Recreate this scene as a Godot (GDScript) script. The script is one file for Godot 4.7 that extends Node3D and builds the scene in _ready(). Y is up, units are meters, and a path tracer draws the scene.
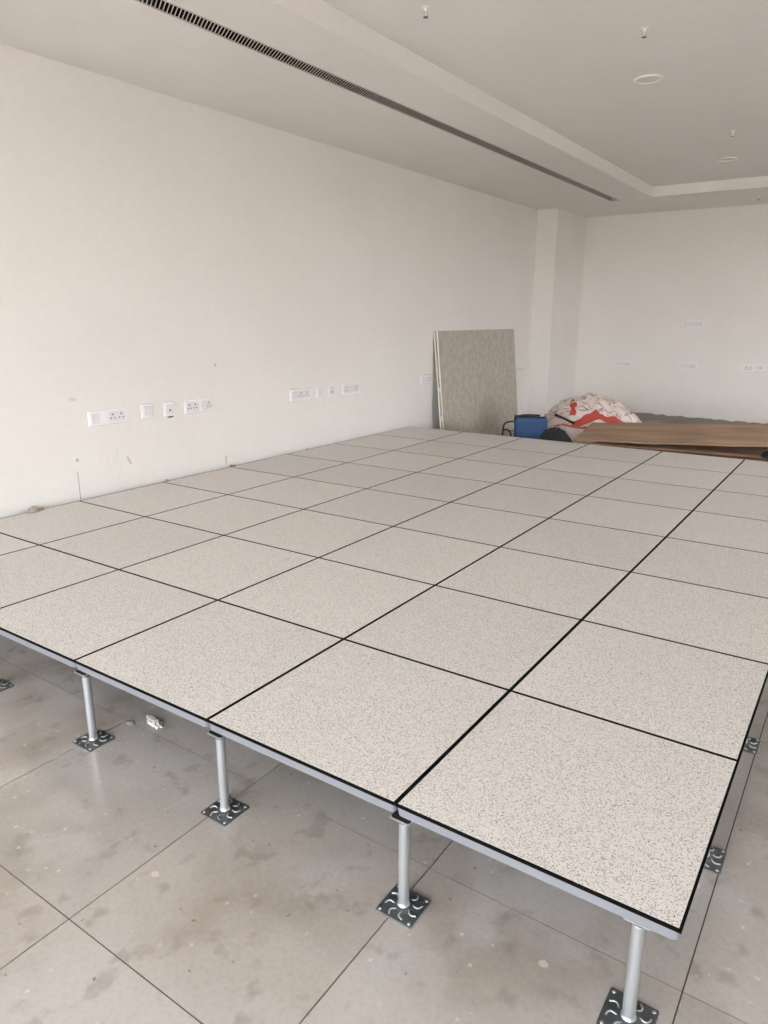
extends Node3D
# Empty shop interior with a half-laid raised access floor. Metres, y up; y = 0 is the top of the raised panels.

const FLOOR_Y := -0.28
const WALL_X := -3.63
const FAR_Z := -8.774
const RIGHT_X := 3.555
const BACK_Z := 3.998
const SOFFIT_Y := 2.318
const COFFER_Y := 2.422
const ORD := ["", "first", "second", "third", "fourth", "fifth", "sixth", "seventh", "eighth", "ninth"]

var rng := RandomNumberGenerator.new()
var taken := {}
var M := {}

# ---------------------------------------------------------------- mesh builder
class MB:
	var st := SurfaceTool.new()
	func _init():
		st.begin(Mesh.PRIMITIVE_TRIANGLES)
	func vert(p: Vector3, n: Vector3, uv: Vector2):
		st.set_normal(n)
		st.set_uv(uv)
		st.add_vertex(p)
	func tri(a: Vector3, b: Vector3, c: Vector3, na: Vector3, nb: Vector3, nc: Vector3, ua := Vector2.ZERO, ub := Vector2.ZERO, uc := Vector2.ZERO):
		var g := (b - a).cross(c - a)
		if g.length_squared() < 1e-18:
			return
		if g.dot(na + nb + nc) > 0.0:
			vert(a, na, ua); vert(c, nc, uc); vert(b, nb, ub)
		else:
			vert(a, na, ua); vert(b, nb, ub); vert(c, nc, uc)
	func quad(a: Vector3, b: Vector3, c: Vector3, d: Vector3, n: Vector3, u := [Vector2.ZERO, Vector2.ZERO, Vector2.ZERO, Vector2.ZERO]):
		tri(a, b, c, n, n, n, u[0], u[1], u[2])
		tri(a, c, d, n, n, n, u[0], u[2], u[3])
	func face(a: Vector3, b: Vector3, c: Vector3, d: Vector3, inside: Vector3):
		var n := (b - a).cross(c - a)
		if n.length_squared() < 1e-18:
			n = (c - a).cross(d - a)
		n = n.normalized()
		if n.dot((a + b + c + d) * 0.25 - inside) < 0.0:
			n = -n
		quad(a, b, c, d, n)
	# a box with chamfered edges
	func box(at: Vector3, size: Vector3, ch := 0.0, bs := Basis.IDENTITY):
		var h := size * 0.5
		ch = min(ch, min(h.x, min(h.y, h.z)) * 0.9)
		var pt = func(s: Vector3, axis: int) -> Vector3:
			var k := h - Vector3(ch, ch, ch)
			k[axis] = h[axis]
			return at + bs * (s * k)
		for axis in 3:
			var u := (axis + 1) % 3
			var v := (axis + 2) % 3
			for sg in [-1.0, 1.0]:
				var c := []
				for q in [[-1.0, -1.0], [1.0, -1.0], [1.0, 1.0], [-1.0, 1.0]]:
					var s := Vector3.ZERO
					s[axis] = sg; s[u] = q[0]; s[v] = q[1]
					c.append(pt.call(s, axis))
				face(c[0], c[1], c[2], c[3], at)
			if ch > 0.0:
				for su in [-1.0, 1.0]:
					for sv in [-1.0, 1.0]:
						var s0 := Vector3.ZERO
						s0[u] = su; s0[v] = sv; s0[axis] = -1.0
						var s1 := s0
						s1[axis] = 1.0
						face(pt.call(s0, u), pt.call(s1, u), pt.call(s1, v), pt.call(s0, v), at)
		if ch > 0.0:
			for sx in [-1.0, 1.0]:
				for sy in [-1.0, 1.0]:
					for sz in [-1.0, 1.0]:
						var s := Vector3(sx, sy, sz)
						var a: Vector3 = pt.call(s, 0)
						var b: Vector3 = pt.call(s, 1)
						var c: Vector3 = pt.call(s, 2)
						var n := (bs * s).normalized()
						tri(a, b, c, n, n, n)
	# surface through closed rings of equal length
	func loft(rings: Array, cap0 := true, cap1 := true, soft := false, uvs := false):
		var n: int = rings[0].size()
		var mid := []
		for r in rings:
			var c := Vector3.ZERO
			for p in r: c += p
			mid.append(c / n)
		var strip := []
		for k in rings.size() - 1:
			var row := []
			for i in n:
				var ra = rings[k]
				var rb = rings[k + 1]
				var t: Vector3 = (ra[(i + 1) % n] - ra[(i - 1 + n) % n]) + (rb[(i + 1) % n] - rb[(i - 1 + n) % n])
				var l: Vector3 = rb[i] - ra[i]
				var nn := t.cross(l)
				if nn.length_squared() < 1e-20:
					nn = (ra[i] + rb[i]) * 0.5 - (mid[k] + mid[k + 1]) * 0.5
				nn = nn.normalized()
				row.append(nn)
			# orient the whole strip outwards
			var s := 0.0
			for i in n:
				s += row[i].dot((rings[k][i] + rings[k + 1][i]) * 0.5 - (mid[k] + mid[k + 1]) * 0.5)
			if absf(s) < 1e-7 and k > 0 and row[0].dot(strip[k - 1][0]) < 0.0:
				s = -1.0
			if s < 0.0:
				for i in n: row[i] = -row[i]
			strip.append(row)
		for k in rings.size() - 1:
			for i in n:
				var j := (i + 1) % n
				var n00: Vector3 = strip[k][i]
				var n01: Vector3 = strip[k][j]
				var n10 := n00
				var n11 := n01
				if soft:
					if k > 0:
						n00 = (n00 + strip[k - 1][i]).normalized(); n01 = (n01 + strip[k - 1][j]).normalized()
					if k < rings.size() - 2:
						n10 = (n10 + strip[k + 1][i]).normalized(); n11 = (n11 + strip[k + 1][j]).normalized()
				var u0 := float(i) / n
				var u1 := float(i + 1) / n
				var v0 := float(k) / (rings.size() - 1)
				var v1 := float(k + 1) / (rings.size() - 1)
				tri(rings[k][i], rings[k][j], rings[k + 1][j], n00, n01, n11, Vector2(u0, v0), Vector2(u1, v0), Vector2(u1, v1))
				tri(rings[k][i], rings[k + 1][j], rings[k + 1][i], n00, n11, n10, Vector2(u0, v0), Vector2(u1, v1), Vector2(u0, v1))
		if cap0: cap(rings[0], mid[0], mid[0] - mid[1])
		if cap1: cap(rings[-1], mid[-1], mid[-1] - mid[-2])
	func cap(ring, c: Vector3, towards: Vector3):
		var n: int = ring.size()
		var nn := Vector3.ZERO
		for i in n: nn += (ring[i] - c).cross(ring[(i + 1) % n] - c)
		nn = nn.normalized()
		if nn.dot(towards) < 0.0: nn = -nn
		for i in n: tri(c, ring[i], ring[(i + 1) % n], nn, nn, nn)
	# profile of (radius, height) turned about the y axis through "at"
	func lathe(at: Vector3, prof: Array, n := 20, bs := Basis.IDENTITY, soft := false):
		var rings := []
		for p in prof:
			var r := PackedVector3Array()
			for i in n:
				var a := TAU * i / n
				r.append(at + bs * Vector3(cos(a) * p[0], p[1], sin(a) * p[0]))
			rings.append(r)
		loft(rings, true, true, soft)
	func tube(path: PackedVector3Array, rad: float, n := 8):
		var rings := []
		var side := Vector3.ZERO
		for k in path.size():
			var t := (path[min(k + 1, path.size() - 1)] - path[max(k - 1, 0)]).normalized()
			if side == Vector3.ZERO:
				side = t.cross(Vector3.UP if absf(t.y) < 0.9 else Vector3.RIGHT).normalized()
			side = (side - t * side.dot(t)).normalized()
			var up := t.cross(side)
			var r := PackedVector3Array()
			for i in n:
				var a := TAU * i / n
				r.append(path[k] + side * cos(a) * rad + up * sin(a) * rad)
			rings.append(r)
		loft(rings, true, true, true)
	func mesh() -> ArrayMesh:
		st.index()
		return st.commit()

func rrect(w: float, d: float, r: float, y: float, n := 5) -> PackedVector3Array:
	var out := PackedVector3Array()
	var cs := [[1, 1, 0.0], [-1, 1, 0.5], [-1, -1, 1.0], [1, -1, 1.5]]
	for c in cs:
		for k in n + 1:
			var a: float = PI * (c[2] + 0.5 * k / n)
			out.append(Vector3(c[0] * (w * 0.5 - r) + cos(a) * r, y, c[1] * (d * 0.5 - r) + sin(a) * r))
	return out

# ---------------------------------------------------------------- naming
func numbered(called: String) -> String:
	var k: int = taken.get(called, 0)
	taken[called] = k + 1
	return called if k == 0 else "%s_%03d" % [called, k]

func tag(o: Node, label: String, category: String, group := "", kind := ""):
	o.set_meta("label", label)
	if category: o.set_meta("category", category)
	if group: o.set_meta("group", group)
	if kind: o.set_meta("kind", kind)

func thing(called: String, label: String, category: String, at := Vector3.ZERO, group := "") -> Node3D:
	var o := Node3D.new()
	o.name = numbered(called)
	add_child(o)
	o.position = at
	tag(o, label, category, group)
	return o

func inst(called: String, mesh: Mesh, m: Material, parent: Node = null, at := Vector3.ZERO) -> MeshInstance3D:
	var o := MeshInstance3D.new()
	o.mesh = mesh
	o.material_override = m
	o.position = at
	o.cast_shadow = GeometryInstance3D.SHADOW_CASTING_SETTING_ON
	if parent == null:
		o.name = numbered(called)
		add_child(o)
	else:
		o.name = called
		parent.add_child(o, true)
	return o

func obj(called: String, b: MB, m: Material, parent: Node = null, at := Vector3.ZERO) -> MeshInstance3D:
	return inst(called, b.mesh(), m, parent, at)

func struct(called: String, label: String, category: String, b: MB, m: Material) -> MeshInstance3D:
	var o := obj(called, b, m)
	tag(o, label, category, "", "structure")
	return o

func boxes(list: Array, ch := 0.0) -> MB:
	# each entry is [min corner, max corner]
	var b := MB.new()
	for e in list:
		b.box((e[0] + e[1]) * 0.5, e[1] - e[0], ch)
	return b

# ---------------------------------------------------------------- materials
func rgb(r: int, g: int, b: int) -> Color:
	return Color8(r, g, b)

func mat(called: String, c: Color, rough := 0.6, metal := 0.0) -> StandardMaterial3D:
	var m := StandardMaterial3D.new()
	m.resource_name = called
	m.albedo_color = c
	m.roughness = rough
	m.metallic = metal
	M[called] = m
	return m

func noise_image(size: int, freq: float, octaves: int, seed_: int, kind := FastNoiseLite.TYPE_SIMPLEX_SMOOTH) -> Image:
	var n := FastNoiseLite.new()
	n.noise_type = kind
	n.seed = seed_
	n.frequency = freq
	n.fractal_type = FastNoiseLite.FRACTAL_FBM
	n.fractal_octaves = octaves
	return n.get_seamless_image(size, size)

func tex(i: Image) -> ImageTexture:
	i.generate_mipmaps()
	return ImageTexture.create_from_image(i)

func dab(i: Image, x: int, y: int, rx: float, ry: float, c: Color, a := 1.0, turn := 0.0):
	# one soft-free elliptical mark
	var r := int(ceil(max(rx, ry)))
	var w := i.get_width()
	var h := i.get_height()
	for dy in range(-r, r + 1):
		for dx in range(-r, r + 1):
			var u := dx * cos(turn) + dy * sin(turn)
			var v := -dx * sin(turn) + dy * cos(turn)
			if (u * u) / (rx * rx) + (v * v) / (ry * ry) <= 1.0:
				var px := posmod(x + dx, w)
				var py := posmod(y + dy, h)
				i.set_pixel(px, py, i.get_pixel(px, py).lerp(c, a))

func speckle_image(seed_: int) -> Image:
	var r := RandomNumberGenerator.new()
	r.seed = seed_
	var s := 1024
	var i := Image.create(s, s, false, Image.FORMAT_RGB8)
	i.fill(rgb(233, 227, 220))
	for k in 9000:
		var t := r.randf_range(0.0, 1.0)
		var c := rgb(240, 234, 227).lerp(rgb(210, 201, 190), t)
		i.fill_rect(Rect2i(r.randi() % s, r.randi() % s, r.randi_range(2, 7), r.randi_range(2, 6)), c)
	for k in 11000:
		var c := rgb(190, 180, 168).lerp(rgb(160, 150, 138), r.randf())
		var x := r.randi() % s
		var y := r.randi() % s
		i.fill_rect(Rect2i(x, y, r.randi_range(1, 4), r.randi_range(1, 3)), c)
	for k in 13000:
		var c := rgb(118, 110, 100).lerp(rgb(58, 54, 50), r.randf())
		var x := r.randf() * s
		var y := r.randf() * s
		var a := r.randf() * TAU
		for q in r.randi_range(2, 4):
			x += cos(a) * 1.1
			y += sin(a) * 1.1
			a += r.randf_range(-0.6, 0.6)
			i.fill_rect(Rect2i(int(x) % s, int(y) % s, r.randi_range(1, 2), r.randi_range(1, 2)), c)
	return i

func make_materials():
	for v in 3:
		var m := mat("speckled_laminate_%d" % v, [rgb(253, 253, 254), rgb(249, 250, 251), rgb(246, 247, 248)][v], 0.5)
		m.albedo_texture = tex(speckle_image(100 + v))
		m.metallic_specular = 0.4
	mat("black_trim", rgb(17, 14, 13), 0.7).metallic_specular = 0.15
	mat("panel_steel", rgb(130, 131, 135), 0.5, 0.1)
	var zinc := mat("zinc", rgb(190, 193, 194), 0.42, 0.75)
	mat("plate_steel", rgb(118, 121, 122), 0.48, 0.8)
	mat("black_rubber", rgb(24, 23, 24), 0.7)

	# painted plaster: faint putty patches
	var pn := noise_image(512, 0.006, 4, 7)
	var pf := noise_image(512, 0.09, 3, 8)
	var pi := Image.create(512, 512, false, Image.FORMAT_RGB8)
	for y in 512:
		for x in 512:
			var t := 0.5 * pn.get_pixel(x, y).r + 0.5 * pf.get_pixel(x, y).r
			pi.set_pixel(x, y, rgb(231, 226, 220).lerp(rgb(237, 233, 228), t))
	var ptex := tex(pi)
	var plaster := mat("wall_paint", Color.WHITE, 0.8)
	plaster.albedo_texture = ptex
	plaster.uv1_triplanar = true
	plaster.uv1_world_triplanar = true
	plaster.uv1_scale = Vector3(0.45, 0.45, 0.45)
	plaster.metallic_specular = 0.3
	var ceil_m := mat("ceiling_paint", Color.WHITE, 0.9)
	ceil_m.albedo_texture = ptex
	ceil_m.uv1_triplanar = true
	ceil_m.uv1_world_triplanar = true
	ceil_m.uv1_scale = Vector3(0.3, 0.3, 0.3)
	ceil_m.metallic_specular = 0.3

	# left wall: the same paint with its own scuffs, on wall coordinates (u along z, v down)
	var wi := Image.create(2048, 448, false, Image.FORMAT_RGB8)
	for y in 448:
		for x in 2048:
			var t := 0.5 * pn.get_pixel(x % 512, y % 512).r + 0.5 * pf.get_pixel(x % 512, y % 512).r
			wi.set_pixel(x, y, rgb(231, 226, 220).lerp(rgb(237, 233, 228), t))
	var k := 2048.0 / (BACK_Z - FAR_Z)
	var mark = func(z: float, yy: float, rx: float, ry: float, c: Color, a: float, turn: float):
		dab(wi, int((BACK_Z - z) * k), int((SOFFIT_Y - yy) * k), rx * k, ry * k, c, a, turn)
	for e in [[-1.50, 0.22, 0.006, 0.05, 0.3], [-1.44, 0.2, 0.006, 0.06, -0.2], [-1.52, 0.12, 0.006, 0.045, 0.5], [-1.40, 0.24, 0.005, 0.04, 0.1]]:
		mark.call(e[0], e[1], e[2], e[3], rgb(218, 212, 206), 0.35, e[4])
	mark.call(-1.585, 0.175, 0.007, 0.03, rgb(190, 174, 157), 0.7, -0.5)
	mark.call(-1.25, 0.58, 0.025, 0.008, rgb(204, 195, 186), 0.6, 0.2)
	mark.call(-1.24, 0.23, 0.01, 0.01, rgb(180, 172, 164), 0.8, 0.0)
	mark.call(-2.34, 0.72, 0.008, 0.012, rgb(186, 178, 170), 0.7, 0.0)
	mark.call(-2.39, 0.05, 0.012, 0.035, rgb(196, 188, 178), 0.7, 0.0)
	var wl := mat("wall_paint_scuffed", Color.WHITE, 0.8)
	wl.albedo_texture = tex(wi)
	wl.metallic_specular = 0.3

	# dusty porcelain
	var d1 := noise_image(1024, 0.004, 4, 21)
	var d2 := noise_image(1024, 0.02, 4, 22)
	var d3 := noise_image(1024, 0.15, 2, 23)
	var d4 := noise_image(1024, 0.0055, 5, 24)
	var fi := Image.create(1024, 1024, false, Image.FORMAT_RGB8)
	var ri := Image.create(1024, 1024, false, Image.FORMAT_RGB8)
	for y in 1024:
		for x in 1024:
			var a := d1.get_pixel(x, y).r
			var b := d2.get_pixel(x, y).r
			var c := d3.get_pixel(x, y).r
			var e := d4.get_pixel(x, y).r
			var col := rgb(186, 178, 169).lerp(rgb(168, 157, 146), smoothstep(0.35, 0.85, a) * (0.5 + 0.7 * b))
			col = col.lerp(rgb(194, 188, 182), smoothstep(0.42, 0.8, e) * 0.8)
			col = col.lerp(rgb(140, 130, 119), smoothstep(0.62, 0.85, b) * 0.35)
			col = col.lerp(rgb(120, 114, 107) if c < 0.5 else rgb(205, 199, 192), absf(c - 0.5) * 0.22)
			fi.set_pixel(x, y, col)
			var rr := 0.10 + 0.07 * smoothstep(0.42, 0.8, e) + 0.05 * b
			ri.set_pixel(x, y, Color(rr, rr, rr))
	var r := RandomNumberGenerator.new()
	r.seed = 5
	for q in 420:
		dab(fi, r.randi() % 1024, r.randi() % 1024, r.randf_range(0.8, 2.1), r.randf_range(0.8, 2.1), rgb(214, 207, 197), r.randf_range(0.4, 0.9))
	for q in 260:
		dab(fi, r.randi() % 1024, r.randi() % 1024, r.randf_range(0.6, 1.2), r.randf_range(0.6, 1.8), rgb(104, 94, 84), 0.6, r.randf() * PI)
	for q in 9:
		dab(fi, r.randi() % 1024, r.randi() % 1024, r.randf_range(3.0, 5.0), r.randf_range(3.0, 4.0), rgb(216, 208, 196), 0.85)
	var ft := tex(fi)
	var rt := tex(ri)
	for v in 3:
		var m := mat("porcelain_%d" % v, [Color.WHITE, rgb(250, 249, 248), rgb(246, 247, 248)][v], 1.0)
		m.albedo_texture = ft
		m.roughness_texture = rt
		m.metallic_specular = 0.75
		m.uv1_triplanar = true
		m.uv1_world_triplanar = true
		m.uv1_scale = Vector3(0.38, 0.38, 0.38)
		m.uv1_offset = Vector3(0.31, 0.0, 0.17)
	mat("grout", rgb(74, 67, 61), 0.9)
	mat("cement", rgb(150, 143, 134), 0.95)
	mat("duct_dark", rgb(22, 20, 19), 0.9)
	mat("slat_aluminium", rgb(196, 188, 180), 0.5, 0.1)
	mat("plastic_white", rgb(240, 238, 238), 0.35)
	mat("plastic_grey", rgb(226, 223, 223), 0.4)
	mat("fitting_white", rgb(238, 234, 228), 0.6)
	mat("fitting_grey", rgb(226, 221, 217), 0.6)
	mat("pin_dark", rgb(104, 97, 93), 0.6)
	mat("plastic_dark", rgb(70, 64, 62), 0.6)
	mat("frame_aluminium", rgb(120, 122, 126), 0.4, 0.6)
	var gl := mat("glass", Color(0.95, 0.97, 0.97, 0.08), 0.02)
	gl.transparency = BaseMaterial3D.TRANSPARENCY_ALPHA
	# rough boards
	var bi := Image.create(512, 512, false, Image.FORMAT_RGB8)
	var b1 := noise_image(512, 0.03, 5, 41)
	var b2 := noise_image(512, 0.12, 2, 42)
	for y in 512:
		for x in 512:
			var t := 0.6 * b1.get_pixel(x, y).r + 0.4 * b2.get_pixel(x, y).r
			bi.set_pixel(x, y, rgb(178, 168, 156).lerp(rgb(194, 185, 173), smoothstep(0.3, 0.7, t)))
	var bm := mat("fibre_board", Color.WHITE, 0.85)
	bm.albedo_texture = tex(bi)
	bm.uv1_triplanar = true
	bm.uv1_scale = Vector3(0.6, 0.6, 0.6)
	mat("board_core", rgb(232, 228, 220), 0.8)
	mat("orange_foam", rgb(216, 160, 62), 0.8)
	var ci := Image.create(512, 512, false, Image.FORMAT_RGB8)
	var c1 := noise_image(512, 0.01, 4, 51)
	var c2 := noise_image(512, 0.2, 2, 52)
	for y in 512:
		for x in 512:
			var t := 0.65 * c1.get_pixel(x, y).r + 0.35 * c2.get_pixel(x, y).r
			ci.set_pixel(x, y, rgb(158, 129, 105).lerp(rgb(184, 155, 129), smoothstep(0.25, 0.75, t)))
	var cm := mat("brown_sheet", Color.WHITE, 0.8)
	cm.albedo_texture = tex(ci)
	cm.uv1_triplanar = true
	cm.uv1_scale = Vector3(0.3, 0.9, 1.1)
	mat("ply_edge", rgb(92, 62, 50), 0.75)
	mat("blue_plastic", rgb(30, 70, 114), 0.55)
	mat("blue_dark", rgb(24, 40, 62), 0.45)
	var bs := mat("black_cloth", rgb(26, 28, 33), 0.75)
	bs.rim_enabled = true
	bs.rim = 0.2
	mat("mortar", rgb(158, 148, 137), 0.95)
	mat("paper", rgb(226, 222, 216), 0.7)
	mat("pavement", rgb(150, 146, 140), 0.9)
	mat("outer_wall", rgb(190, 184, 176), 0.9)

# ---------------------------------------------------------------- the room
func build_room():
	# floor: grout bed and single tiles
	var fl := Node3D.new()
	fl.name = "floor"
	add_child(fl)
	tag(fl, "dusty glossy beige porcelain tile floor below the raised panels", "floor", "", "structure")
	obj("grout_bed", boxes([[Vector3(WALL_X, FLOOR_Y - 0.2, FAR_Z), Vector3(RIGHT_X, FLOOR_Y - 0.0022, BACK_Z)]]), M.grout, fl)
	var pitch := 0.593
	var full := MB.new()
	var g := 0.003
	full.box(Vector3(0, -0.004, 0), Vector3(pitch - g, 0.008, pitch - g))
	var fm := full.mesh()
	var r := RandomNumberGenerator.new()
	r.seed = 77
	for i in range(-7, 8):
		for j in range(-15, 8):
			var x0 := -0.003 + i * pitch + g * 0.5
			var x1 := x0 + pitch - g
			var z0 := -0.153 + j * pitch + g * 0.5
			var z1 := z0 + pitch - g
			var m: Material = M["porcelain_%d" % (r.randi() % 3)]
			var a0: float = max(x0, WALL_X)
			var a1: float = min(x1, RIGHT_X)
			var c0: float = max(z0, FAR_Z)
			var c1: float = min(z1, BACK_Z)
			if a1 - a0 < 0.01 or c1 - c0 < 0.01:
				continue
			if a0 == x0 and a1 == x1 and c0 == z0 and c1 == z1:
				inst("floor_tile", fm, m, fl, Vector3((x0 + x1) * 0.5, FLOOR_Y, (z0 + z1) * 0.5))
			else:
				var cut := MB.new()
				cut.box(Vector3(0, -0.004, 0), Vector3(a1 - a0, 0.008, c1 - c0))
				obj("floor_tile", cut, m, fl, Vector3((a0 + a1) * 0.5, FLOOR_Y, (c0 + c1) * 0.5))

	# left wall with wall coordinates on its inner face
	var b := MB.new()
	var y0 := FLOOR_Y - 0.2
	var y1 := 2.75
	b.box(Vector3(WALL_X - 0.1 - 0.0005, (y0 + y1) * 0.5, (FAR_Z + BACK_Z) * 0.5), Vector3(0.2, y1 - y0, BACK_Z - FAR_Z + 0.4))
	var vb := (SOFFIT_Y - y0) / (448.0 / 2048.0 * (BACK_Z - FAR_Z))
	b.quad(Vector3(WALL_X, y0, BACK_Z), Vector3(WALL_X, SOFFIT_Y, BACK_Z), Vector3(WALL_X, SOFFIT_Y, FAR_Z), Vector3(WALL_X, y0, FAR_Z), Vector3.RIGHT, [Vector2(0, vb), Vector2(0, 0), Vector2(1, 0), Vector2(1, vb)])
	struct("wall_left", "white plastered wall with rows of sockets beside the raised floor", "wall", b, M.wall_paint_scuffed)
	struct("wall_far", "white plastered end wall with small sockets and bare cement base", "wall", boxes([[Vector3(WALL_X - 0.2, y0, FAR_Z - 0.2), Vector3(RIGHT_X + 0.2, y1, FAR_Z)]]), M.wall_paint)
	# wall with a second window farther in, whose light grazes the leaning boards
	var rz0 := -6.5
	var rz1 := -3.7
	var ry0 := 0.0
	var ry1 := 2.22
	struct("wall_right", "white plastered wall opposite the socket wall", "wall", boxes([
		[Vector3(RIGHT_X, y0, FAR_Z - 0.2), Vector3(RIGHT_X + 0.2, y1, rz0)], [Vector3(RIGHT_X, y0, rz1), Vector3(RIGHT_X + 0.2, y1, BACK_Z + 0.2)],
		[Vector3(RIGHT_X, y0, rz0), Vector3(RIGHT_X + 0.2, ry0, rz1)], [Vector3(RIGHT_X, ry1, rz0), Vector3(RIGHT_X + 0.2, y1, rz1)]]), M.wall_paint)
	var w2 := Node3D.new()
	w2.name = "window_2"
	add_child(w2)
	tag(w2, "three-pane aluminium window in the wall opposite the sockets", "window", "", "structure")
	var fr2 := MB.new()
	var mw := (rz1 - rz0) / 3.0
	for k in 4:
		fr2.box(Vector3(RIGHT_X + 0.1, (ry0 + ry1) * 0.5, clampf(rz0 + k * mw, rz0 + 0.03, rz1 - 0.03)), Vector3(0.09, ry1 - ry0, 0.06), 0.004)
	for k in 3:
		for y in [ry0 + 0.03, ry1 - 0.03]:
			fr2.box(Vector3(RIGHT_X + 0.1, y, rz0 + (k + 0.5) * mw), Vector3(0.08, 0.06, mw - 0.06), 0.004)
		var pane2 := MB.new()
		var ph := (ry1 - ry0) * 0.5 - 0.06
		var pw := mw * 0.5 - 0.03
		pane2.quad(Vector3(0, -ph, -pw), Vector3(0, ph, -pw), Vector3(0, ph, pw), Vector3(0, -ph, pw), Vector3.RIGHT)
		obj("pane", pane2, M.glass, w2, Vector3(RIGHT_X + 0.1, (ry0 + ry1) * 0.5, rz0 + (k + 0.5) * mw))
	obj("window_frame", fr2, M.frame_aluminium, w2)
	var pil := MB.new()
	pil.box(Vector3((WALL_X - 0.05 - 3.372) * 0.5, (y0 + y1) * 0.5, (-7.76 + FAR_Z - 0.05) * 0.5), Vector3(-3.362 - WALL_X + 0.05, y1 - y0, 8.774 - 7.76 + 0.05), 0.006)
	struct("wall_pillar", "white boxed pillar in the corner between socket wall and end wall", "pillar", pil, M.wall_paint)
	# shopfront wall behind the camera: piers, lintel, glazing
	var wz0 := BACK_Z
	var wz1 := BACK_Z + 0.2
	struct("wall_back", "shopfront wall around wide glazing", "wall", boxes([
		[Vector3(WALL_X - 0.2, y0, wz0), Vector3(-3.45, y1, wz1)], [Vector3(3.0, y0, wz0), Vector3(RIGHT_X + 0.2, y1, wz1)],
		[Vector3(-3.45, 2.2, wz0), Vector3(3.0, y1, wz1)], [Vector3(-3.45, y0, wz0), Vector3(3.0, FLOOR_Y, wz1)]]), M.wall_paint)
	var w := Node3D.new()
	w.name = "window_1"
	add_child(w)
	tag(w, "wide aluminium framed shopfront glazing", "window", "", "structure")
	var xs := []
	for k in 5: xs.append(-3.45 + 6.45 * k / 4.0)
	var fr := MB.new()
	for x in xs:
		fr.box(Vector3(clampf(x, -3.42, 2.97), 0.96, BACK_Z + 0.1), Vector3(0.06, 2.48, 0.09), 0.004)
	for k in 4:
		for y in [FLOOR_Y + 0.03, 2.17]:
			fr.box(Vector3((xs[k] + xs[k + 1]) * 0.5, y, BACK_Z + 0.1), Vector3(1.6125 - 0.06, 0.06, 0.08), 0.004)
	obj("window_frame", fr, M.frame_aluminium, w)
	for k in 4:
		var pane := MB.new()
		pane.quad(Vector3(-0.776, -1.18, 0), Vector3(0.776, -1.18, 0), Vector3(0.776, 1.18, 0), Vector3(-0.776, 1.18, 0), Vector3.BACK)
		obj("pane", pane, M.glass, w, Vector3((xs[k] + xs[k + 1]) * 0.5, 0.96, BACK_Z + 0.1))
	struct("pavement", "pale concrete pavement outside the shopfront", "pavement", boxes([[Vector3(-14, FLOOR_Y - 0.4, BACK_Z + 0.2), Vector3(14, FLOOR_Y - 0.05, BACK_Z + 16)]]), M.pavement)

	# ceiling: soffit ring with an open slot, raised coffer above the middle
	var sx0 := -2.668
	var sx1 := -2.572
	var cx0 := -2.205
	var cx1 := 2.3
	var cz0 := -7.54
	var cz1 := 2.9
	var t := y1
	var z_slot0 := -7.575
	var z_slot1 := -0.5
	var s := SOFFIT_Y
	var cl := Node3D.new()
	cl.name = "ceiling"
	add_child(cl)
	tag(cl, "white ceiling with dropped border and raised centre panel", "ceiling", "", "structure")
	for e in [
		["border_board", Vector3(WALL_X - 0.2, s, FAR_Z - 0.2), Vector3(sx0, t, BACK_Z + 0.2)],
		["border_board", Vector3(sx1, s, FAR_Z - 0.2), Vector3(cx0, t, BACK_Z + 0.2)],
		["border_board", Vector3(sx0, s, FAR_Z - 0.2), Vector3(sx1, t, z_slot0)],
		["border_board", Vector3(sx0, s, z_slot1), Vector3(sx1, t, BACK_Z + 0.2)],
		["border_board", Vector3(cx0, s, FAR_Z - 0.2), Vector3(RIGHT_X + 0.2, t, cz0)],
		["border_board", Vector3(cx0, s, cz1), Vector3(RIGHT_X + 0.2, t, BACK_Z + 0.2)],
		["border_board", Vector3(cx1, s, cz0), Vector3(RIGHT_X + 0.2, t, cz1)],
		["raised_board", Vector3(cx0, COFFER_Y, cz0), Vector3(cx1, t, cz1)],
		["plenum_lid", Vector3(sx0, 2.6, z_slot0), Vector3(sx1, t, z_slot1)]]:
		obj(e[0], boxes([[e[1], e[2]]]), M.ceiling_paint, cl)

	# bare cement strip along the foot of the far wall
	var bb := MB.new()
	var nb := FastNoiseLite.new()
	nb.seed = 3
	nb.frequency = 1.6
	nb.fractal_octaves = 4
	var x := -3.36
	while x < RIGHT_X - 0.01:
		var xe: float = min(x + 0.025, RIGHT_X)
		var h0 := 0.078 - 0.014 * clampf(x + 2.4, 0.0, 1.4) + 0.022 * nb.get_noise_1d(x * 4.0)
		var h1 := 0.078 - 0.014 * clampf(xe + 2.4, 0.0, 1.4) + 0.022 * nb.get_noise_1d(xe * 4.0)
		var d0 := 0.012 + 0.006 * nb.get_noise_1d(x * 3.0 + 50.0)
		var d1 := 0.012 + 0.006 * nb.get_noise_1d(xe * 3.0 + 50.0)
		var z := FAR_Z
		var f := FLOOR_Y
		bb.quad(Vector3(x, f, z + d0), Vector3(xe, f, z + d1), Vector3(xe, f + h1, z + d1 * 0.7), Vector3(x, f + h0, z + d0 * 0.7), Vector3(0, 0, 1))
		bb.quad(Vector3(x, f + h0, z + d0 * 0.7), Vector3(xe, f + h1, z + d1 * 0.7), Vector3(xe, f + h1, z), Vector3(x, f + h0, z), Vector3(0, 1, 0))
		x = xe
	struct("baseboard_far", "rough bare cement strip along foot of end wall", "baseboard", bb, M.cement)

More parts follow.
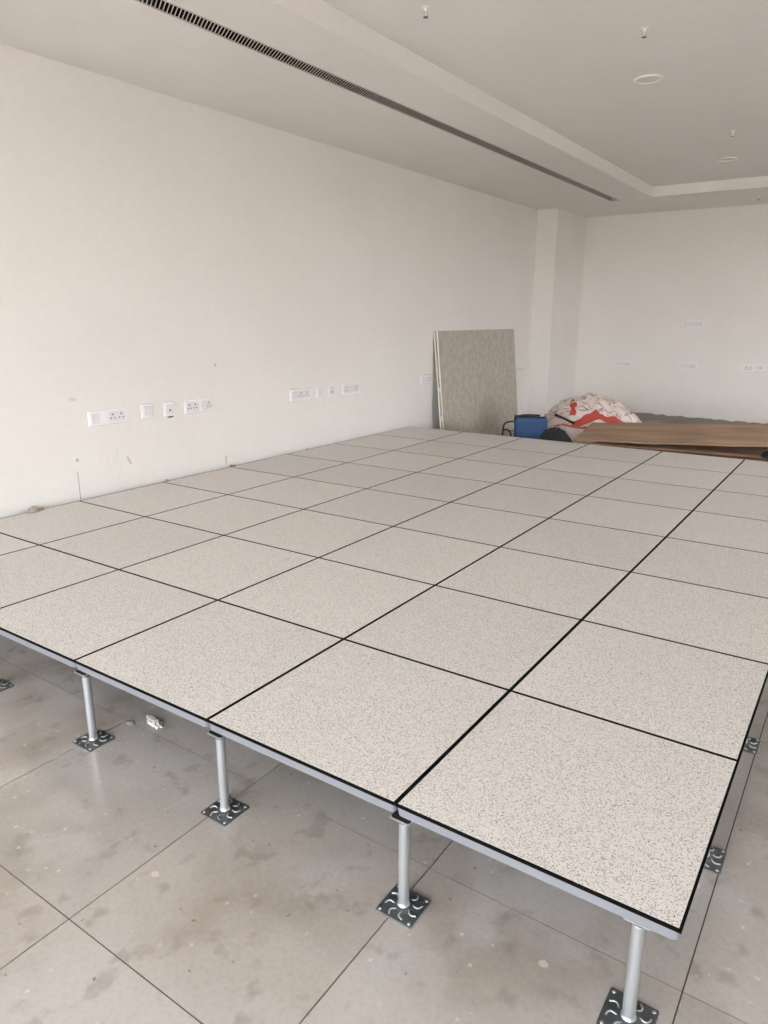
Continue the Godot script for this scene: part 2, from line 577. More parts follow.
	# linear slot diffuser: dark duct lining in the ceiling, rim and slats on its face
	obj("duct_lining", boxes([[Vector3(sx0, s + 0.2, z_slot0), Vector3(sx1, s + 0.22, z_slot1)], [Vector3(sx0, s + 0.002, z_slot0), Vector3(sx0 + 0.003, s + 0.2, z_slot1)], [Vector3(sx1 - 0.003, s + 0.002, z_slot0), Vector3(sx1, s + 0.2, z_slot1)]]), M.duct_dark, cl)
	var lz := z_slot1 - z_slot0
	var d := thing("slot_diffuser", "long dark linear air diffuser let into the dropped ceiling border", "air diffuser", Vector3((sx0 + sx1) * 0.5, SOFFIT_Y, (z_slot0 + z_slot1) * 0.5))
	var w_in := sx1 - sx0
	obj("rim", boxes([[Vector3(-w_in * 0.5 - 0.003, -0.0035, -lz * 0.5), Vector3(-w_in * 0.5 + 0.002, 0.0, lz * 0.5)], [Vector3(w_in * 0.5 - 0.002, -0.0035, -lz * 0.5), Vector3(w_in * 0.5 + 0.003, 0.0, lz * 0.5)],
		[Vector3(-w_in * 0.5 + 0.002, -0.0035, -lz * 0.5), Vector3(w_in * 0.5 - 0.002, 0.0, -lz * 0.5 + 0.006)], [Vector3(-w_in * 0.5 + 0.002, -0.0035, lz * 0.5 - 0.006), Vector3(w_in * 0.5 - 0.002, 0.0, lz * 0.5)]]), M.slat_aluminium, d)
	var sl := MB.new()
	slant(sl, Vector3.ZERO, w_in - 0.004)
	var slm := sl.mesh()
	var n := int(lz / 0.0215)
	var far := MB.new()                  # the last slats, too fine to tell apart at the far end
	for k in n:
		var at := Vector3(0, -0.0015, -lz * 0.5 + 0.032 + (k + 0.5) * (lz - 0.064) / n)
		if n - k <= 290:
			inst("slat", slm, M.slat_aluminium, d, at)
		else:
			slant(far, at, w_in - 0.004)
	obj("far_slats", far, M.slat_aluminium, d).set_meta("kind", "stuff")

func slant(b: MB, at: Vector3, w: float):
	# one flat grille blade set askew across the slot
	var k := tan(deg_to_rad(32.0)) * w * 0.5
	var e := []
	for y in [-0.0008, 0.0008]:
		for q in [[-1.0, -1.0], [1.0, -1.0], [1.0, 1.0], [-1.0, 1.0]]:
			e.append(at + Vector3(q[0] * w * 0.5, y, q[0] * k + q[1] * 0.0027))
	b.face(e[0], e[1], e[2], e[3], at)
	b.face(e[4], e[5], e[6], e[7], at)
	for i in 4:
		b.face(e[i], e[(i + 1) % 4], e[(i + 1) % 4 + 4], e[i + 4], at)

func downlight(at: Vector3, label: String):
	var o := thing("ceiling_downlight", label, "ceiling light", at, "unlit round ceiling lights")
	var b := MB.new()
	var ring := []
	for p in [[0.066, 0.0], [0.086, 0.0], [0.086, -0.004], [0.080, -0.010], [0.070, -0.010], [0.066, -0.006], [0.066, 0.0]]:
		var rr := PackedVector3Array()
		for i in 32:
			rr.append(Vector3(cos(TAU * i / 32) * p[0], p[1], sin(TAU * i / 32) * p[0]))
		ring.append(rr)
	for k in ring.size() - 1:
		for i in 32:
			var j := (i + 1) % 32
			var n: Vector3 = (ring[k][i] - ring[k][j]).cross(ring[k + 1][i] - ring[k][i]).normalized()
			var radial := Vector3(ring[k][i].x, 0, ring[k][i].z).normalized()
			var mid: Vector3 = (ring[k][i] + ring[k + 1][i]) * 0.5 - radial * 0.076 - Vector3(0, -0.004, 0)
			if n.dot(mid) < 0.0: n = -n
			b.quad(ring[k][i], ring[k][j], ring[k + 1][j], ring[k + 1][i], n)
	obj("trim_ring", b, M.fitting_white, o)
	var c := MB.new()
	c.lathe(Vector3.ZERO, [[0.0665, -0.0005], [0.0665, -0.004], [0.03, -0.005], [0.001, -0.005]], 32)
	obj("diffuser", c, M.fitting_grey, o)

func sprinkler(at: Vector3, label: String):
	var o := thing("sprinkler_head", label, "sprinkler", at, "pendent sprinkler heads")
	var b := MB.new()
	b.lathe(Vector3.ZERO, [[0.028, 0.0], [0.028, -0.003], [0.012, -0.006], [0.009, -0.018], [0.001, -0.018]], 16)
	obj("body", b, M.fitting_white, o)
	var f := MB.new()
	for s in [-1.0, 1.0]:
		f.tube(PackedVector3Array([Vector3(s * 0.008, -0.016, 0), Vector3(s * 0.012, -0.03, 0), Vector3(s * 0.003, -0.046, 0)]), 0.0022, 6)
	obj("frame_arms", f, M.zinc, o)
	var g := MB.new()
	g.lathe(Vector3.ZERO, [[0.014, -0.046], [0.015, -0.049], [0.001, -0.049]], 14)
	obj("deflector", g, M.pin_dark, o)
	o.scale = Vector3(0.8, 0.85, 0.8)

# a socket or switch plate: local x along the wall, y up, z out of the wall
func wall_plate(called: String, label: String, at: Vector3, turn: float, w: float, h: float, mods: String, group := ""):
	var o := thing(called, label, "wall socket" if mods.contains("s") else "switch", at, group)
	o.rotation.y = turn
	var b := MB.new()
	b.box(Vector3(0, 0, 0.006), Vector3(w, h, 0.012), 0.004)
	obj("plate", b, M.plastic_white, o)
	var n := mods.length()
	var mw := (w - 0.026) / n
	for k in n:
		var cx := -w * 0.5 + 0.013 + (k + 0.5) * mw
		var mh := h * 0.66
		match mods[k]:
			"b":
				var q := MB.new()
				q.box(Vector3(cx, 0, 0.0125), Vector3(mw - 0.002, mh, 0.003), 0.0008)
				obj("blank_insert", q, M.plastic_white, o)
			"w":
				var q := MB.new()
				q.box(Vector3(cx, 0, 0.0135), Vector3(mw - 0.003, mh, 0.006), 0.0015, Basis(Vector3.RIGHT, 0.09))
				obj("rocker", q, M.plastic_grey, o)
			"d":
				var q := MB.new()
				q.box(Vector3(cx, 0, 0.0125), Vector3(mw - 0.002, mh, 0.003), 0.0008)
				var f := obj("outlet_face", q, M.plastic_grey, o)
				var e := MB.new()
				e.box(Vector3(cx, -mh * 0.1, 0.0145), Vector3(min(mw * 0.26, 0.012), mh * 0.2, 0.0016))
				obj("jack", e, M.pin_dark, f)
			"s":
				var q := MB.new()
				q.box(Vector3(cx, 0, 0.0125), Vector3(mw - 0.002, mh, 0.003), 0.0008)
				var f := obj("socket_face", q, M.plastic_grey, o)
				var pr: float = min(0.0048, mw * 0.1)
				for p in [[0.0, 0.2, 1.25], [-0.22, -0.16, 1.0], [0.22, -0.16, 1.0]]:
					var e := MB.new()
					e.lathe(Vector3(cx + p[0] * mw, p[1] * mh, 0.0138), [[0.0005, 0.001], [pr * p[2], 0.0008], [pr * p[2], 0.0]], 10, Basis(Vector3.RIGHT, PI / 2))
					obj("pin_hole", e, M.pin_dark, f)

func build_fittings():
	downlight(Vector3(-1.27, COFFER_Y, -3.76), "round white unlit ceiling light in raised ceiling nearer the slot's middle")
	downlight(Vector3(-1.28, COFFER_Y, -6.45), "round white unlit ceiling light in raised ceiling close to the end wall step")
	sprinkler(Vector3(-1.075, COFFER_Y, -2.95), "small sprinkler head beside the round light farther from end wall")
	sprinkler(Vector3(-1.06, COFFER_Y, -5.39), "small sprinkler head between the two round ceiling lights")
	sprinkler(Vector3(-1.85, COFFER_Y, -2.13), "small sprinkler head on raised ceiling near the long step")
	sprinkler(Vector3(-1.22, SOFFIT_Y, -8.1), "small sprinkler head on dropped border along the end wall")
	var lx := WALL_X
	var T := PI / 2
	# z runs away from the shopfront: plate centre z, width
	var lw := [
		["socket_plate", "wide white socket plate with plain left half, nearest the shopfront", -1.462, 0.262, 0.46, 0.09, "wbss"],
		["switch_plate", "single white switch plate beside the wide socket plate", -1.743, 0.085, 0.466, 0.09, "w"],
		["outlet_plate", "single white outlet plate with dark slot at its lower edge", -1.918, 0.092, 0.46, 0.095, "d"],
		["socket_plate", "white double socket plate, three sockets, right of the single outlet plates", -2.105, 0.125, 0.458, 0.09, "ss"],
		["socket_plate", "white single socket plate butting against the double one", -2.228, 0.118, 0.459, 0.09, "ws"],
		["socket_plate", "wide white plate of second socket row, next to narrow switch", -3.21, 0.245, 0.445, 0.095, "wss"],
		["switch_plate", "narrow white switch plate in second socket row", -3.45, 0.078, 0.442, 0.095, "w"],
		["outlet_plate", "narrow white outlet plate in second socket row", -3.607, 0.095, 0.44, 0.095, "d"],
		["socket_plate", "wide white socket plate in second row, nearest the leaning boards", -3.875, 0.25, 0.44, 0.098, "sws"],
		["socket_plate", "white socket plate just before the leaning grey boards", -5.14, 0.22, 0.433, 0.10, "ws"],
		["socket_plate", "white socket plate between leaning boards and pillar", -7.46, 0.22, 0.40, 0.09, "ws"],
	]
	for e in lw:
		wall_plate(e[0], e[1], Vector3(lx, e[4], e[2]), T, e[3], e[5], e[6], "plates on the socket wall")
	var dk := MB.new()
	dk.box(Vector3(0, -0.052, 0.005), Vector3(0.04, 0.01, 0.01), 0.002)
	var hole := obj("conduit_end", dk, M.plastic_dark, null, Vector3(lx, 0.462, -1.925))
	hole.rotation.y = T
	tag(hole, "dark conduit end under the single outlet plate", "conduit")
	for e in [
		["small white socket plate high on the end wall", -1.867, 0.96, 0.222, 0.075, "ww"],
		["low white socket plate on end wall closest to the pillar", -2.716, 0.437, 0.23, 0.074, "ws"],
		["low white socket plate on end wall directly below the high one", -1.895, 0.44, 0.228, 0.09, "ws"],
		["low white socket plate on end wall with small plate beside it", -1.19, 0.44, 0.13, 0.09, "ss"],
		["small white outlet plate beside a low socket plate on end wall", -1.062, 0.452, 0.1, 0.075, "d"]]:
		wall_plate("socket_plate" if e[5] != "d" else "outlet_plate", e[0], Vector3(e[1], e[2], FAR_Z), 0.0, e[3], e[4], e[5], "plates on the end wall")

# ---------------------------------------------------------------- raised floor
func build_raised_floor():
	var top := MB.new()
	var a := 0.2942
	top.quad(Vector3(-a, 0, -a), Vector3(a, 0, -a), Vector3(a, 0, a), Vector3(-a, 0, a), Vector3.UP, [Vector2(0, 0), Vector2(1, 0), Vector2(1, 1), Vector2(0, 1)])
	for s in [[Vector3(1, 0, 0), Vector3(0, 0, 1)], [Vector3(-1, 0, 0), Vector3(0, 0, 1)], [Vector3(0, 0, 1), Vector3(1, 0, 0)], [Vector3(0, 0, -1), Vector3(1, 0, 0)]]:
		var p: Vector3 = s[0] * a
		var q: Vector3 = s[1] * a
		top.quad(p - q, p + q, p + q + Vector3(0, -0.002, 0), p - q + Vector3(0, -0.002, 0), s[0])
	var top_m := top.mesh()
	var e := 0.2994
	var trim := boxes([[Vector3(-e, -0.0062, -e), Vector3(e, -0.0004, -a)], [Vector3(-e, -0.0062, a), Vector3(e, -0.0004, e)], [Vector3(-e, -0.0062, -a), Vector3(-a, -0.0004, a)], [Vector3(a, -0.0062, -a), Vector3(e, -0.0004, a)]])
	var trim_m := trim.mesh()
	var pan := MB.new()
	var w := 0.5965
	pan.loft([rrect(w, w, 0.004, -0.0022), rrect(w, w, 0.004, -0.0068), rrect(w - 0.001, w - 0.001, 0.010, -0.0072), rrect(w - 0.003, w - 0.003, 0.014, -0.028), rrect(w - 0.014, w - 0.014, 0.02, -0.033), rrect(w - 0.10, w - 0.10, 0.05, -0.033)], true, true)
	var pan_m := pan.mesh()
	var r := RandomNumberGenerator.new()
	r.seed = 12
	for j in 8:
		for i in 6:
			var c := 6 - i   # column counted from the socket wall
			var o := thing("access_panel", "speckled cream raised-floor panel, %s from socket wall, %s row in from open legged edge" % [ORD[c], ORD[j + 1]], "floor panel", Vector3(-0.6 * (i + 0.5), -0.033, -0.6 * (j + 0.5)), "speckled raised floor panels")
			var tm := inst("laminate_top", top_m, M["speckled_laminate_%d" % (r.randi() % 3)], o, Vector3(0, 0.033, 0))
			tm.rotation.y = PI / 2 * (r.randi() % 4)
			inst("edge_trim", trim_m, M.black_trim, o, Vector3(0, 0.033, 0))
			inst("steel_pan", pan_m, M.panel_steel, o, Vector3(0, 0.033, 0))

	# pedestals
	var hgt := -0.033 - FLOOR_Y          # floor to underside of panel
	var plate := MB.new()
	plate.loft([rrect(0.096, 0.096, 0.006, 0.0, 3), rrect(0.096, 0.096, 0.006, 0.0025, 3), rrect(0.094, 0.094, 0.006, 0.0035, 3), rrect(0.05, 0.05, 0.015, 0.0045, 3), rrect(0.03, 0.03, 0.0149, 0.008, 3)], true, true)
	var ridge := MB.new()
	for k in 8:
		var an := TAU * (k + 0.5) / 8.0
		var pth := PackedVector3Array()
		for q in 6:
			var t := q / 5.0
			var rad := 0.019 + 0.024 * t
			var an2 := an + 0.30 * sin(t * 3.0) - 0.12
			pth.append(Vector3(cos(an2) * rad, 0.0042 + 0.001 * sin(t * PI), sin(an2) * rad))
		ridge.tube(pth, 0.0021, 6)
	for s in [[1, 1], [1, -1], [-1, 1], [-1, -1]]:
		ridge.lathe(Vector3(s[0] * 0.039, 0.003, s[1] * 0.039), [[0.0045, 0.0], [0.0035, 0.002], [0.0005, 0.0024]], 10)
	var post := MB.new()
	post.lathe(Vector3.ZERO, [[0.0165, 0.0045], [0.0145, 0.009], [0.0126, 0.013], [0.0126, hgt - 0.020], [0.0118, hgt - 0.019]], 24)
	var nut := MB.new()
	nut.lathe(Vector3.ZERO, [[0.0125, hgt - 0.019], [0.0138, hgt - 0.017], [0.0138, hgt - 0.010], [0.0125, hgt - 0.008]], 6)
	var head := MB.new()
	head.loft([rrect(0.024, 0.024, 0.0115, hgt - 0.009, 3), rrect(0.05, 0.046, 0.006, hgt - 0.0045, 3), rrect(0.052, 0.048, 0.006, hgt - 0.0035, 3), rrect(0.052, 0.048, 0.006, hgt - 0.001, 3)], true, true)
	var gas := MB.new()
	gas.loft([rrect(0.048, 0.042, 0.006, hgt - 0.001, 3), rrect(0.048, 0.042, 0.006, hgt, 3)], true, true)
	var mm := [plate.mesh(), ridge.mesh(), post.mesh(), nut.mesh(), head.mesh(), gas.mesh()]
	for j in 9:
		for i in 7:
			var x := -0.6 * i + 0.03
			var z := -0.6 * j + 0.02
			if j == 0: z = -0.018
			if i == 0: x = -0.046
			if i == 0 and j == 0:
				x = -0.077; z = -0.033
			if i == 1 and j == 0: x = -0.585
			var where := "open edge, %s joint from socket wall" % ORD[7 - i] if j == 0 else "%s joint from socket wall, %s row in" % [ORD[7 - i], ORD[j + 1]]
			if i == 0 and j == 0: where = "under the corner panel where both open edges meet"
			var o := thing("floor_pedestal", "galvanised pedestal with square foot plate, " + where, "pedestal", Vector3(x, FLOOR_Y, z), "raised floor pedestals")
			var bp := inst("base_plate", mm[0], M.plate_steel, o)
			inst("pressed_ridges", mm[1], M.zinc, bp)
			inst("post", mm[2], M.zinc, o)
			inst("lock_nut", mm[3], M.plate_steel, o)
			var hd := inst("head_plate", mm[4], M.zinc, o)
			inst("gasket", mm[5], M.black_rubber, hd)

# ---------------------------------------------------------------- odds and ends at the far side
func lump(b: MB, at: Vector3, rad: Vector3, seed_: int, rough: float, freq := 2.2, n := 28, rows := 12, full := 0.5):
	# a sagging heap: dome with noise, flat base
	var nz := FastNoiseLite.new()
	nz.seed = seed_
	nz.frequency = freq
	nz.fractal_octaves = 3
	var P := []
	for k in rows + 1:
		var t := float(k) / rows
		var row := []
		for i in n + 1:
			var a := TAU * (i % n) / n
			var ph := t * PI * full
			var dir := Vector3(cos(a) * sin(ph), cos(ph), sin(a) * sin(ph))
			var s := 1.0 + rough * nz.get_noise_3d(dir.x * rad.x * 3.0 / rad.x, dir.y * 3.0, dir.z * 3.0)
			var p := Vector3(dir.x * rad.x, dir.y * rad.y, dir.z * rad.z) * s
			p.y = max(p.y, 0.0)
			if k == rows: p.y = 0.0
			row.append(at + p)
		P.append(row)
	# smooth vertex normals
	var N := []
	for k in rows + 1:
		var row := []
		for i in n + 1:
			var ii := i % n
			var du: Vector3 = P[k][(ii + 1) % n] - P[k][(ii - 1 + n) % n]
			var dv: Vector3 = P[min(k + 1, rows)][ii] - P[max(k - 1, 0)][ii]
			var nn := dv.cross(du)
			if nn.length_squared() < 1e-14: nn = Vector3.UP
			nn = nn.normalized()
			if nn.dot(P[k][ii] - at) < 0.0: nn = -nn
			row.append(nn)
		N.append(row)
	for k in rows:
		for i in n:
			var uv := []
			for e in [[k, i], [k, i + 1], [k + 1, i + 1], [k + 1, i]]:
				var aa: float = TAU * e[1] / n
				var tt: float = 0.5 * e[0] / rows
				uv.append(Vector2(0.5 + cos(aa) * tt, 0.5 + sin(aa) * tt))
			b.tri(P[k][i], P[k][i + 1], P[k + 1][i + 1], N[k][i], N[k][i + 1], N[k + 1][i + 1], uv[0], uv[1], uv[2])
			b.tri(P[k][i], P[k + 1][i + 1], P[k + 1][i], N[k][i], N[k + 1][i + 1], N[k + 1][i], uv[0], uv[2], uv[3])
	for i in n:
		b.tri(at, P[rows][i], P[rows][i + 1], Vector3.DOWN, Vector3.DOWN, Vector3.DOWN)

func sack_image() -> Image:
	var r := RandomNumberGenerator.new()
	r.seed = 9
	var i := Image.create(512, 512, false, Image.FORMAT_RGB8)
	i.fill(rgb(222, 208, 200))
	# woven tape grain
	for k in 5000:
		i.fill_rect(Rect2i(r.randi() % 512, r.randi() % 512, r.randi_range(3, 9), 1), rgb(222, 208, 200).lerp(rgb(196, 178, 168) if r.randf() < 0.5 else rgb(238, 228, 222), 0.7))
	# printed outlines
	for k in 150:
		var x := r.randf_range(70, 470)
		var y := r.randf_range(250, 410)
		var a := r.randf_range(-0.6, 1.0)
		var c: Color = [rgb(150, 92, 86), rgb(176, 126, 118), rgb(118, 92, 88)][k % 3]
		for q in r.randi_range(8, 30):
			x += cos(a) * 1.6
			y += sin(a) * 1.6
			a += r.randf_range(-0.4, 0.4)
			dab(i, int(x), int(y), r.randf_range(0.8, 1.9), 1.1, c, 0.8)
	# red printed band and block
	for x in range(215, 492):
		var t := (x - 215) / 277.0
		var yc := 420.0 - 84.0 * t + 5.0 * sin(t * 17.0) - 10.0 * sin(t * 3.1)
		var hw := (15.0 + 4.0 * sin(t * 11.0) + 3.0 * sin(t * 31.0)) * minf(1.0, 0.3 + t * 5.0)
		for y in range(int(yc - hw), int(yc + hw)):
			i.set_pixel(x, y, rgb(200, 84, 72).lerp(rgb(176, 62, 54), r.randf()))
	for y in range(330, 392):
		var hw := 8 + int(4.0 * sin(y * 0.17))
		i.fill_rect(Rect2i(212 - hw + (y - 318) / 8, y, hw * 2, 1), rgb(188, 70, 60))
	for x in range(110, 300):
		var yc := 424.0 + 10.0 * sin(x * 0.03)
		for y in range(int(yc - 4), int(yc + 4)):
			i.set_pixel(x, y, rgb(192, 96, 86))
	for q in 5:
		dab(i, 202 + q * 4, 318 + r.randi_range(-4, 4), 4.0, 3.0, rgb(66, 54, 53))
	return i

func sheet(called: String, label: String, cor: Array, th: float, face_m: Material, edge_m: Material, sag: float, seed_: int, group: String):
	# thin rectangular sheet through four top corners: near-left, near-right, far-right, far-left
	var nz := FastNoiseLite.new()
	nz.seed = seed_
	nz.frequency = 0.9
	var base: Vector3 = (cor[0] + cor[1] + cor[2] + cor[3]) * 0.25
	var o := thing(called, label, "sheet", base, group)
	var nu := 24
	var nv := 6
	var P := []
	for v in nv + 1:
		var row := []
		for u in nu + 1:
			var s := float(u) / nu
			var t := float(v) / nv
			var p: Vector3 = cor[0].lerp(cor[1], s).lerp(cor[3].lerp(cor[2], s), t)
			p.y += sag * nz.get_noise_2d(s * 4.0, t * 1.2)
			row.append(p - base)
		P.append(row)
	var f := MB.new()
	var up := Vector3(0, th, 0)
	for v in nv:
		for u in nu:
			var n: Vector3 = (P[v][u + 1] - P[v][u]).cross(P[v + 1][u] - P[v][u]).normalized()
			if n.y < 0: n = -n
			f.quad(P[v][u], P[v][u + 1], P[v + 1][u + 1], P[v + 1][u], n)
			f.quad(P[v][u] - up, P[v][u + 1] - up, P[v + 1][u + 1] - up, P[v + 1][u] - up, -n)
	obj("face", f, face_m, o)
	var g := MB.new()
	for u in nu:
		g.face(P[0][u], P[0][u + 1], P[0][u + 1] - up, P[0][u] - up, Vector3.ZERO)
		g.face(P[nv][u], P[nv][u + 1], P[nv][u + 1] - up, P[nv][u] - up, Vector3.ZERO)
	for v in nv:
		g.face(P[v][0], P[v + 1][0], P[v + 1][0] - up, P[v][0] - up, Vector3.ZERO)
		g.face(P[v][nu], P[v + 1][nu], P[v + 1][nu] - up, P[v][nu] - up, Vector3.ZERO)
	obj("edge", g, edge_m, o)

func build_far_clutter():
	# two 6 by 4 foot boards leaning on the socket wall
	var lean := 0.103
	var len := 1.83
	var hh := 1.192
	var th := 0.018
	for k in 2:
		# local frame: x out of the board, y up along it, z along the wall; origin at lower back edge
		var off := 0.0 if k == 0 else th + 0.013
		var o := thing("leaning_board", ["grey fibre board with white edge leaning directly on the wall", "outer grey fibre board with white edge leaning on another board"][k], "board", Vector3(WALL_X + 0.001 + sin(lean) * hh + off / cos(lean), FLOOR_Y, -6.19), "boards leaning on the socket wall")
		o.rotation.z = lean
		var f := MB.new()
		f.box(Vector3(th * 0.5, hh * 0.5, 0), Vector3(th, hh - 0.006, len - 0.006))
		obj("face", f, M.fibre_board, o)
		var e := MB.new()
		for s in [-1.0, 1.0]:
			e.box(Vector3(th * 0.5, hh * 0.5, s * (len * 0.5 - 0.0012)), Vector3(th - 0.003, hh, 0.0036))
			e.box(Vector3(th * 0.5, hh * 0.5 + s * (hh * 0.5 - 0.0012), 0), Vector3(th - 0.003, 0.0030, len - 0.008))
		obj("white_edge", e, M.board_core, o)
		if k == 0:
			for y in [0.31, 0.47, 0.60, 0.75, 0.87]:
				var c := MB.new()
				c.box(Vector3(th + 0.006, y, len * 0.5 - 0.03), Vector3(0.0115, 0.055, 0.05), 0.002)
				obj("foam_spacer", c, M.orange_foam if y != 0.60 and y != 0.31 else M.board_core, o)

	# blue container with black hose
	var bin := thing("blue_canister", "blue plastic canister with black top strip and black hose", "canister", Vector3(-2.575, FLOOR_Y, -5.37))
	bin.rotation.y = 0.42
	var body := MB.new()
	body.loft([rrect(0.275, 0.19, 0.03, 0.0), rrect(0.298, 0.21, 0.035, 0.015), rrect(0.312, 0.22, 0.035, 0.12), rrect(0.312, 0.22, 0.035, 0.355), rrect(0.30, 0.21, 0.035, 0.383), rrect(0.27, 0.18, 0.03, 0.392)], true, true)
	obj("body", body, M.blue_plastic, bin)
	var rib := MB.new()
	for y in [0.13, 0.35]:
		rib.loft([rrect(0.314, 0.222, 0.035, y - 0.005), rrect(0.316, 0.224, 0.035, y), rrect(0.314, 0.222, 0.035, y + 0.005)], true, true)
	obj("rib", rib, M.blue_plastic, bin)
	var lid := MB.new()
	lid.loft([rrect(0.25, 0.15, 0.03, 0.390), rrect(0.25, 0.15, 0.03, 0.398), rrect(0.23, 0.13, 0.03, 0.402)], true, true)
	obj("lid", lid, M.black_rubber, bin)
	var han := MB.new()
	han.tube(PackedVector3Array([Vector3(-0.085, 0.40, 0), Vector3(-0.08, 0.408, 0), Vector3(0.0, 0.410, 0), Vector3(0.08, 0.408, 0), Vector3(0.085, 0.40, 0)]), 0.006)
	obj("handle", han, M.black_rubber, bin)
	var capw := MB.new()
	capw.lathe(Vector3(0.105, 0.392, 0.03), [[0.018, 0.0], [0.018, 0.014], [0.014, 0.018], [0.001, 0.018]], 14)
	obj("cap", capw, M.paper, bin)
	var cheek := MB.new()
	cheek.loft([rrect(0.03, 0.16, 0.012, 0.34), rrect(0.034, 0.18, 0.012, 0.36), rrect(0.034, 0.18, 0.012, 0.40), rrect(0.03, 0.15, 0.012, 0.409)], true, true)
	obj("corner_guard", cheek, M.black_rubber, bin, Vector3(-0.142, -0.012, 0.01))
	var hose := MB.new()
	var hp := PackedVector3Array()
	for p in [Vector3(-0.165, 0.345, 0.04), Vector3(-0.2, 0.345, 0.06), Vector3(-0.235, 0.335, 0.06), Vector3(-0.255, 0.30, 0.06), Vector3(-0.262, 0.22, 0.06), Vector3(-0.268, 0.12, 0.06), Vector3(-0.265, 0.03, 0.05), Vector3(-0.24, 0.012, 0.02), Vector3(-0.2, 0.04, 0.05), Vector3(-0.178, 0.14, 0.08), Vector3(-0.18, 0.22, 0.09), Vector3(-0.2, 0.262, 0.09), Vector3(-0.235, 0.275, 0.085), Vector3(-0.262, 0.25, 0.06)]:
		hp.append(p)
	var cv := Curve3D.new()
	for k in hp.size():
		var t := (hp[min(k + 1, hp.size() - 1)] - hp[max(k - 1, 0)]) / 6.0
		cv.add_point(hp[k], -t, t)
	cv.bake_interval = 0.02
	hose.tube(cv.get_baked_points(), 0.0075, 8)
	obj("hose", hose, M.black_rubber, bin)

	# black bag slumped beside it
	var bb := MB.new()
	lump(bb, Vector3.ZERO, Vector3(0.215, 0.365, 0.1), 4, 0.08)
	var bag := obj("black_bag", bb, M.black_cloth, null, Vector3(-2.165, FLOOR_Y, -4.97))
	tag(bag, "slumped black cloth bag between blue canister and brown sheets", "bag")

	# white and red printed sack
	var sk := MB.new()
	lump(sk, Vector3.ZERO, Vector3(0.60, 0.545, 0.32), 16, 0.10, 2.0, 48, 20)
	var sm := mat("sack_print", Color.WHITE, 0.7)
	sm.albedo_texture = tex(sack_image())
	var sack := obj("printed_sack", sk, sm, null, Vector3(-2.235, FLOOR_Y, -6.15))
	tag(sack, "bulging white woven sack with red print behind the brown sheets", "sack")
	# tool handle lying against the sack
	var tl := thing("tool_handle", "thin black tool handle sticking out of the printed sack", "tool", Vector3(-2.36, FLOOR_Y, -5.78))
	var tp := MB.new()
	tp.tube(PackedVector3Array([Vector3(0.05, 0.296, -0.075), Vector3(0.03, 0.305, -0.04), Vector3(-0.13, 0.378, 0.0)]), 0.011)
	tp.lathe(Vector3(-0.13, 0.375, 0.0), [[0.014, -0.03], [0.015, 0.0], [0.001, 0.006]], 12, Basis(Vector3(0, 0, 1), 1.12))
	obj("shaft", tp, M.black_rubber, tl)

	# brown sheets behind the raised floor, on concrete blocks
	var xr := 0.35
	sheet("brown_sheet", "curled upper brown sheet leaning back on the printed sack", [Vector3(-2.03, -0.026, -5.05), Vector3(xr, 0.135, -5.05), Vector3(xr, 0.225, -5.8), Vector3(-2.11, 0.04, -5.8)], 0.009, M.brown_sheet, M.brown_sheet, 0.012, 2, "brown sheets behind the raised floor")
	sheet("plywood_sheet", "lower dark-edged plywood sheet lying under the curled brown sheet", [Vector3(-1.85, -0.03, -4.98), Vector3(xr, 0.006, -4.98), Vector3(xr, 0.006, -5.62), Vector3(-1.85, -0.03, -5.62)], 0.018, M.brown_sheet, M.ply_edge, 0.0, 5, "brown sheets behind the raised floor")
	sheet("plywood_sheet", "dark-edged plywood sheet at the bottom of the stack, on concrete blocks", [Vector3(-1.88, -0.0505, -4.96), Vector3(xr, -0.0125, -4.96), Vector3(xr, -0.0125, -5.62), Vector3(-1.88, -0.0505, -5.62)], 0.018, M.brown_sheet, M.ply_edge, 0.0, 6, "brown sheets behind the raised floor")
	for k in 3:
		var bx: float = [-1.6, -0.75, 0.1][k]
		var top: float = -0.0685 + (bx - 0.09 + 1.88) / 2.23 * 0.038
		var hb := top - FLOOR_Y - 0.001
		var blk := MB.new()
		blk.box(Vector3(0, hb * 0.5, 0), Vector3(0.18, hb, 0.4), 0.006)
		var o := obj("concrete_block", blk, M.cement, null, Vector3(bx, FLOOR_Y, -5.3))
		tag(o, "grey concrete block propping up the plywood sheets, %s from the sack" % ORD[k + 1], "block", "blocks under the plywood")
	var rg := MB.new()
	lump(rg, Vector3.ZERO, Vector3(0.05, 0.05, 0.05), 8, 0.3)
	var rag := obj("black_rag", rg, M.black_cloth, null, Vector3(-0.47, -0.006, -5.03))
	tag(rag, "small crumpled black rag on the lower plywood sheet", "rag")

	# crumbs of mortar where wall and raised floor meet
	var spots := [[-0.915, 0.033, 0.03], [-0.96, 0.02, 0.014], [-1.83, 0.014, 0.014], [-2.40, 0.02, 0.016], [-2.44, 0.012, 0.01], [-3.24, 0.01, 0.009]]
	for k in spots.size():
		var e: Array = spots[k]
		var c := MB.new()
		lump(c, Vector3.ZERO, Vector3(e[1] * 0.55, e[2], e[1]), 60 + k, 0.35, 2.6, 14, 6)
		var o := obj("mortar_crumb", c, M.mortar, null, Vector3(-3.6 + e[1] * 0.55, 0.0, e[0]))
		tag(o, ["largest grey mortar crumb on panel edge against the wall", "small mortar crumb beside the largest one", "tiny mortar crumb at wall near the first socket row's end", "mortar crumb at wall midway between the socket rows", "tiny mortar crumb beside the one between socket rows", "tiny mortar crumb at wall below the second socket row"][k], "mortar crumb", "mortar crumbs along the wall")
	var wr := MB.new()
	wr.tube(PackedVector3Array([Vector3(0, 0, 0), Vector3(0.0005, 0.28, 0.001), Vector3(-0.0005, 0.445, 0.0)]), 0.0013, 6)
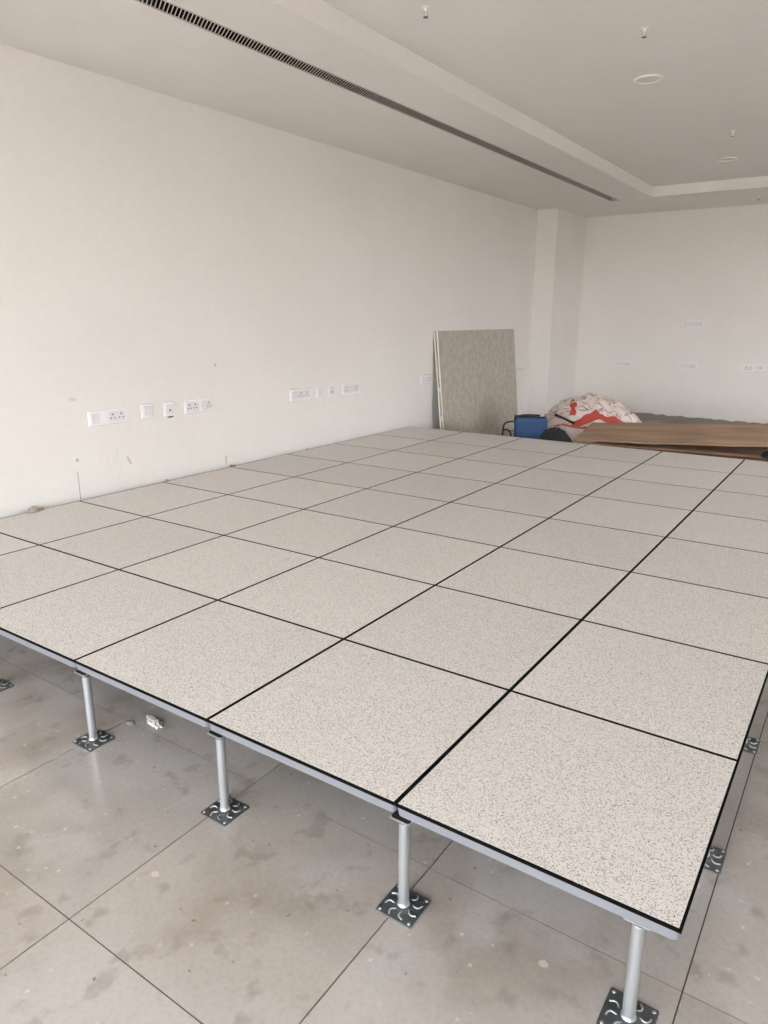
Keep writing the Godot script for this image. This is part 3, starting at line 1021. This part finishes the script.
	var wire := obj("wire_stub", wr, M.plastic_dark, null, Vector3(-3.615, FLOOR_Y, -1.222))
	tag(wire, "thin dark wire standing up between panels and wall", "wire")

	# litter on the tiles
	var pp := MB.new()
	lump(pp, Vector3.ZERO, Vector3(0.046, 0.009, 0.018), 91, 0.6, 4.0, 30, 12)
	var paper := obj("paper_scrap", pp, M.paper, null, Vector3(-1.695, FLOOR_Y, -0.197))
	paper.rotation.y = -0.25
	tag(paper, "crumpled white scrap on the tiles near the raised floor", "paper")
	var pc := MB.new()
	lump(pc, Vector3.ZERO, Vector3(0.018, 0.008, 0.014), 92, 0.4, 3.0, 14, 5)
	var crumb := obj("plaster_crumb", pc, M.mortar, null, Vector3(-1.757, FLOOR_Y, -0.148))
	tag(crumb, "small grey plaster crumb beside the white scrap", "plaster crumb")

# ----------------------------------------------------------------
func _ready():
	# camera, fitted to the panel grid
	var cam := Camera3D.new()
	cam.name = "camera"
	cam.position = Vector3(0.13784, 1.03074, 1.12305)
	cam.rotation = Vector3(-0.265761, 0.598849, 0.000901)
	cam.fov = rad_to_deg(2.0 * atan(512.0 / 712.738))
	cam.near = 0.02
	cam.far = 200.0
	add_child(cam)
	cam.current = true
	# bright overcast sky, seen only through the shopfront
	var sky_m := ProceduralSkyMaterial.new()
	sky_m.sky_top_color = Color(0.80, 0.84, 0.90)
	sky_m.sky_horizon_color = Color(0.96, 0.96, 0.96)
	sky_m.ground_horizon_color = Color(0.62, 0.60, 0.57)
	sky_m.ground_bottom_color = Color(0.50, 0.48, 0.46)
	sky_m.sun_angle_max = 0.0
	var sky := Sky.new()
	sky.sky_material = sky_m
	var env := Environment.new()
	env.background_mode = Environment.BG_SKY
	env.sky = sky
	env.background_energy_multiplier = 1.0
	env.tonemap_mode = Environment.TONE_MAPPER_LINEAR
	env.tonemap_exposure = 14.0
	env.sdfgi_enabled = true
	env.ssao_enabled = true
	env.ssil_enabled = true
	var we := WorldEnvironment.new()
	we.name = "world_environment"
	we.environment = env
	add_child(we)
	# the sun stands behind the building and reaches only the pavement outside
	var sun := DirectionalLight3D.new()
	sun.name = "sun"
	sun.light_color = Color(1.0, 0.97, 0.93)
	sun.light_energy = 1.6
	sun.light_angular_distance = 0.5
	sun.shadow_enabled = true
	add_child(sun)
	sun.look_at_from_position(Vector3.ZERO, Vector3(0.25, -1.0, 0.55), Vector3.UP)
	rng.seed = 1
	make_materials()
	build_room()
	build_raised_floor()
	build_fittings()
	build_far_clutter()
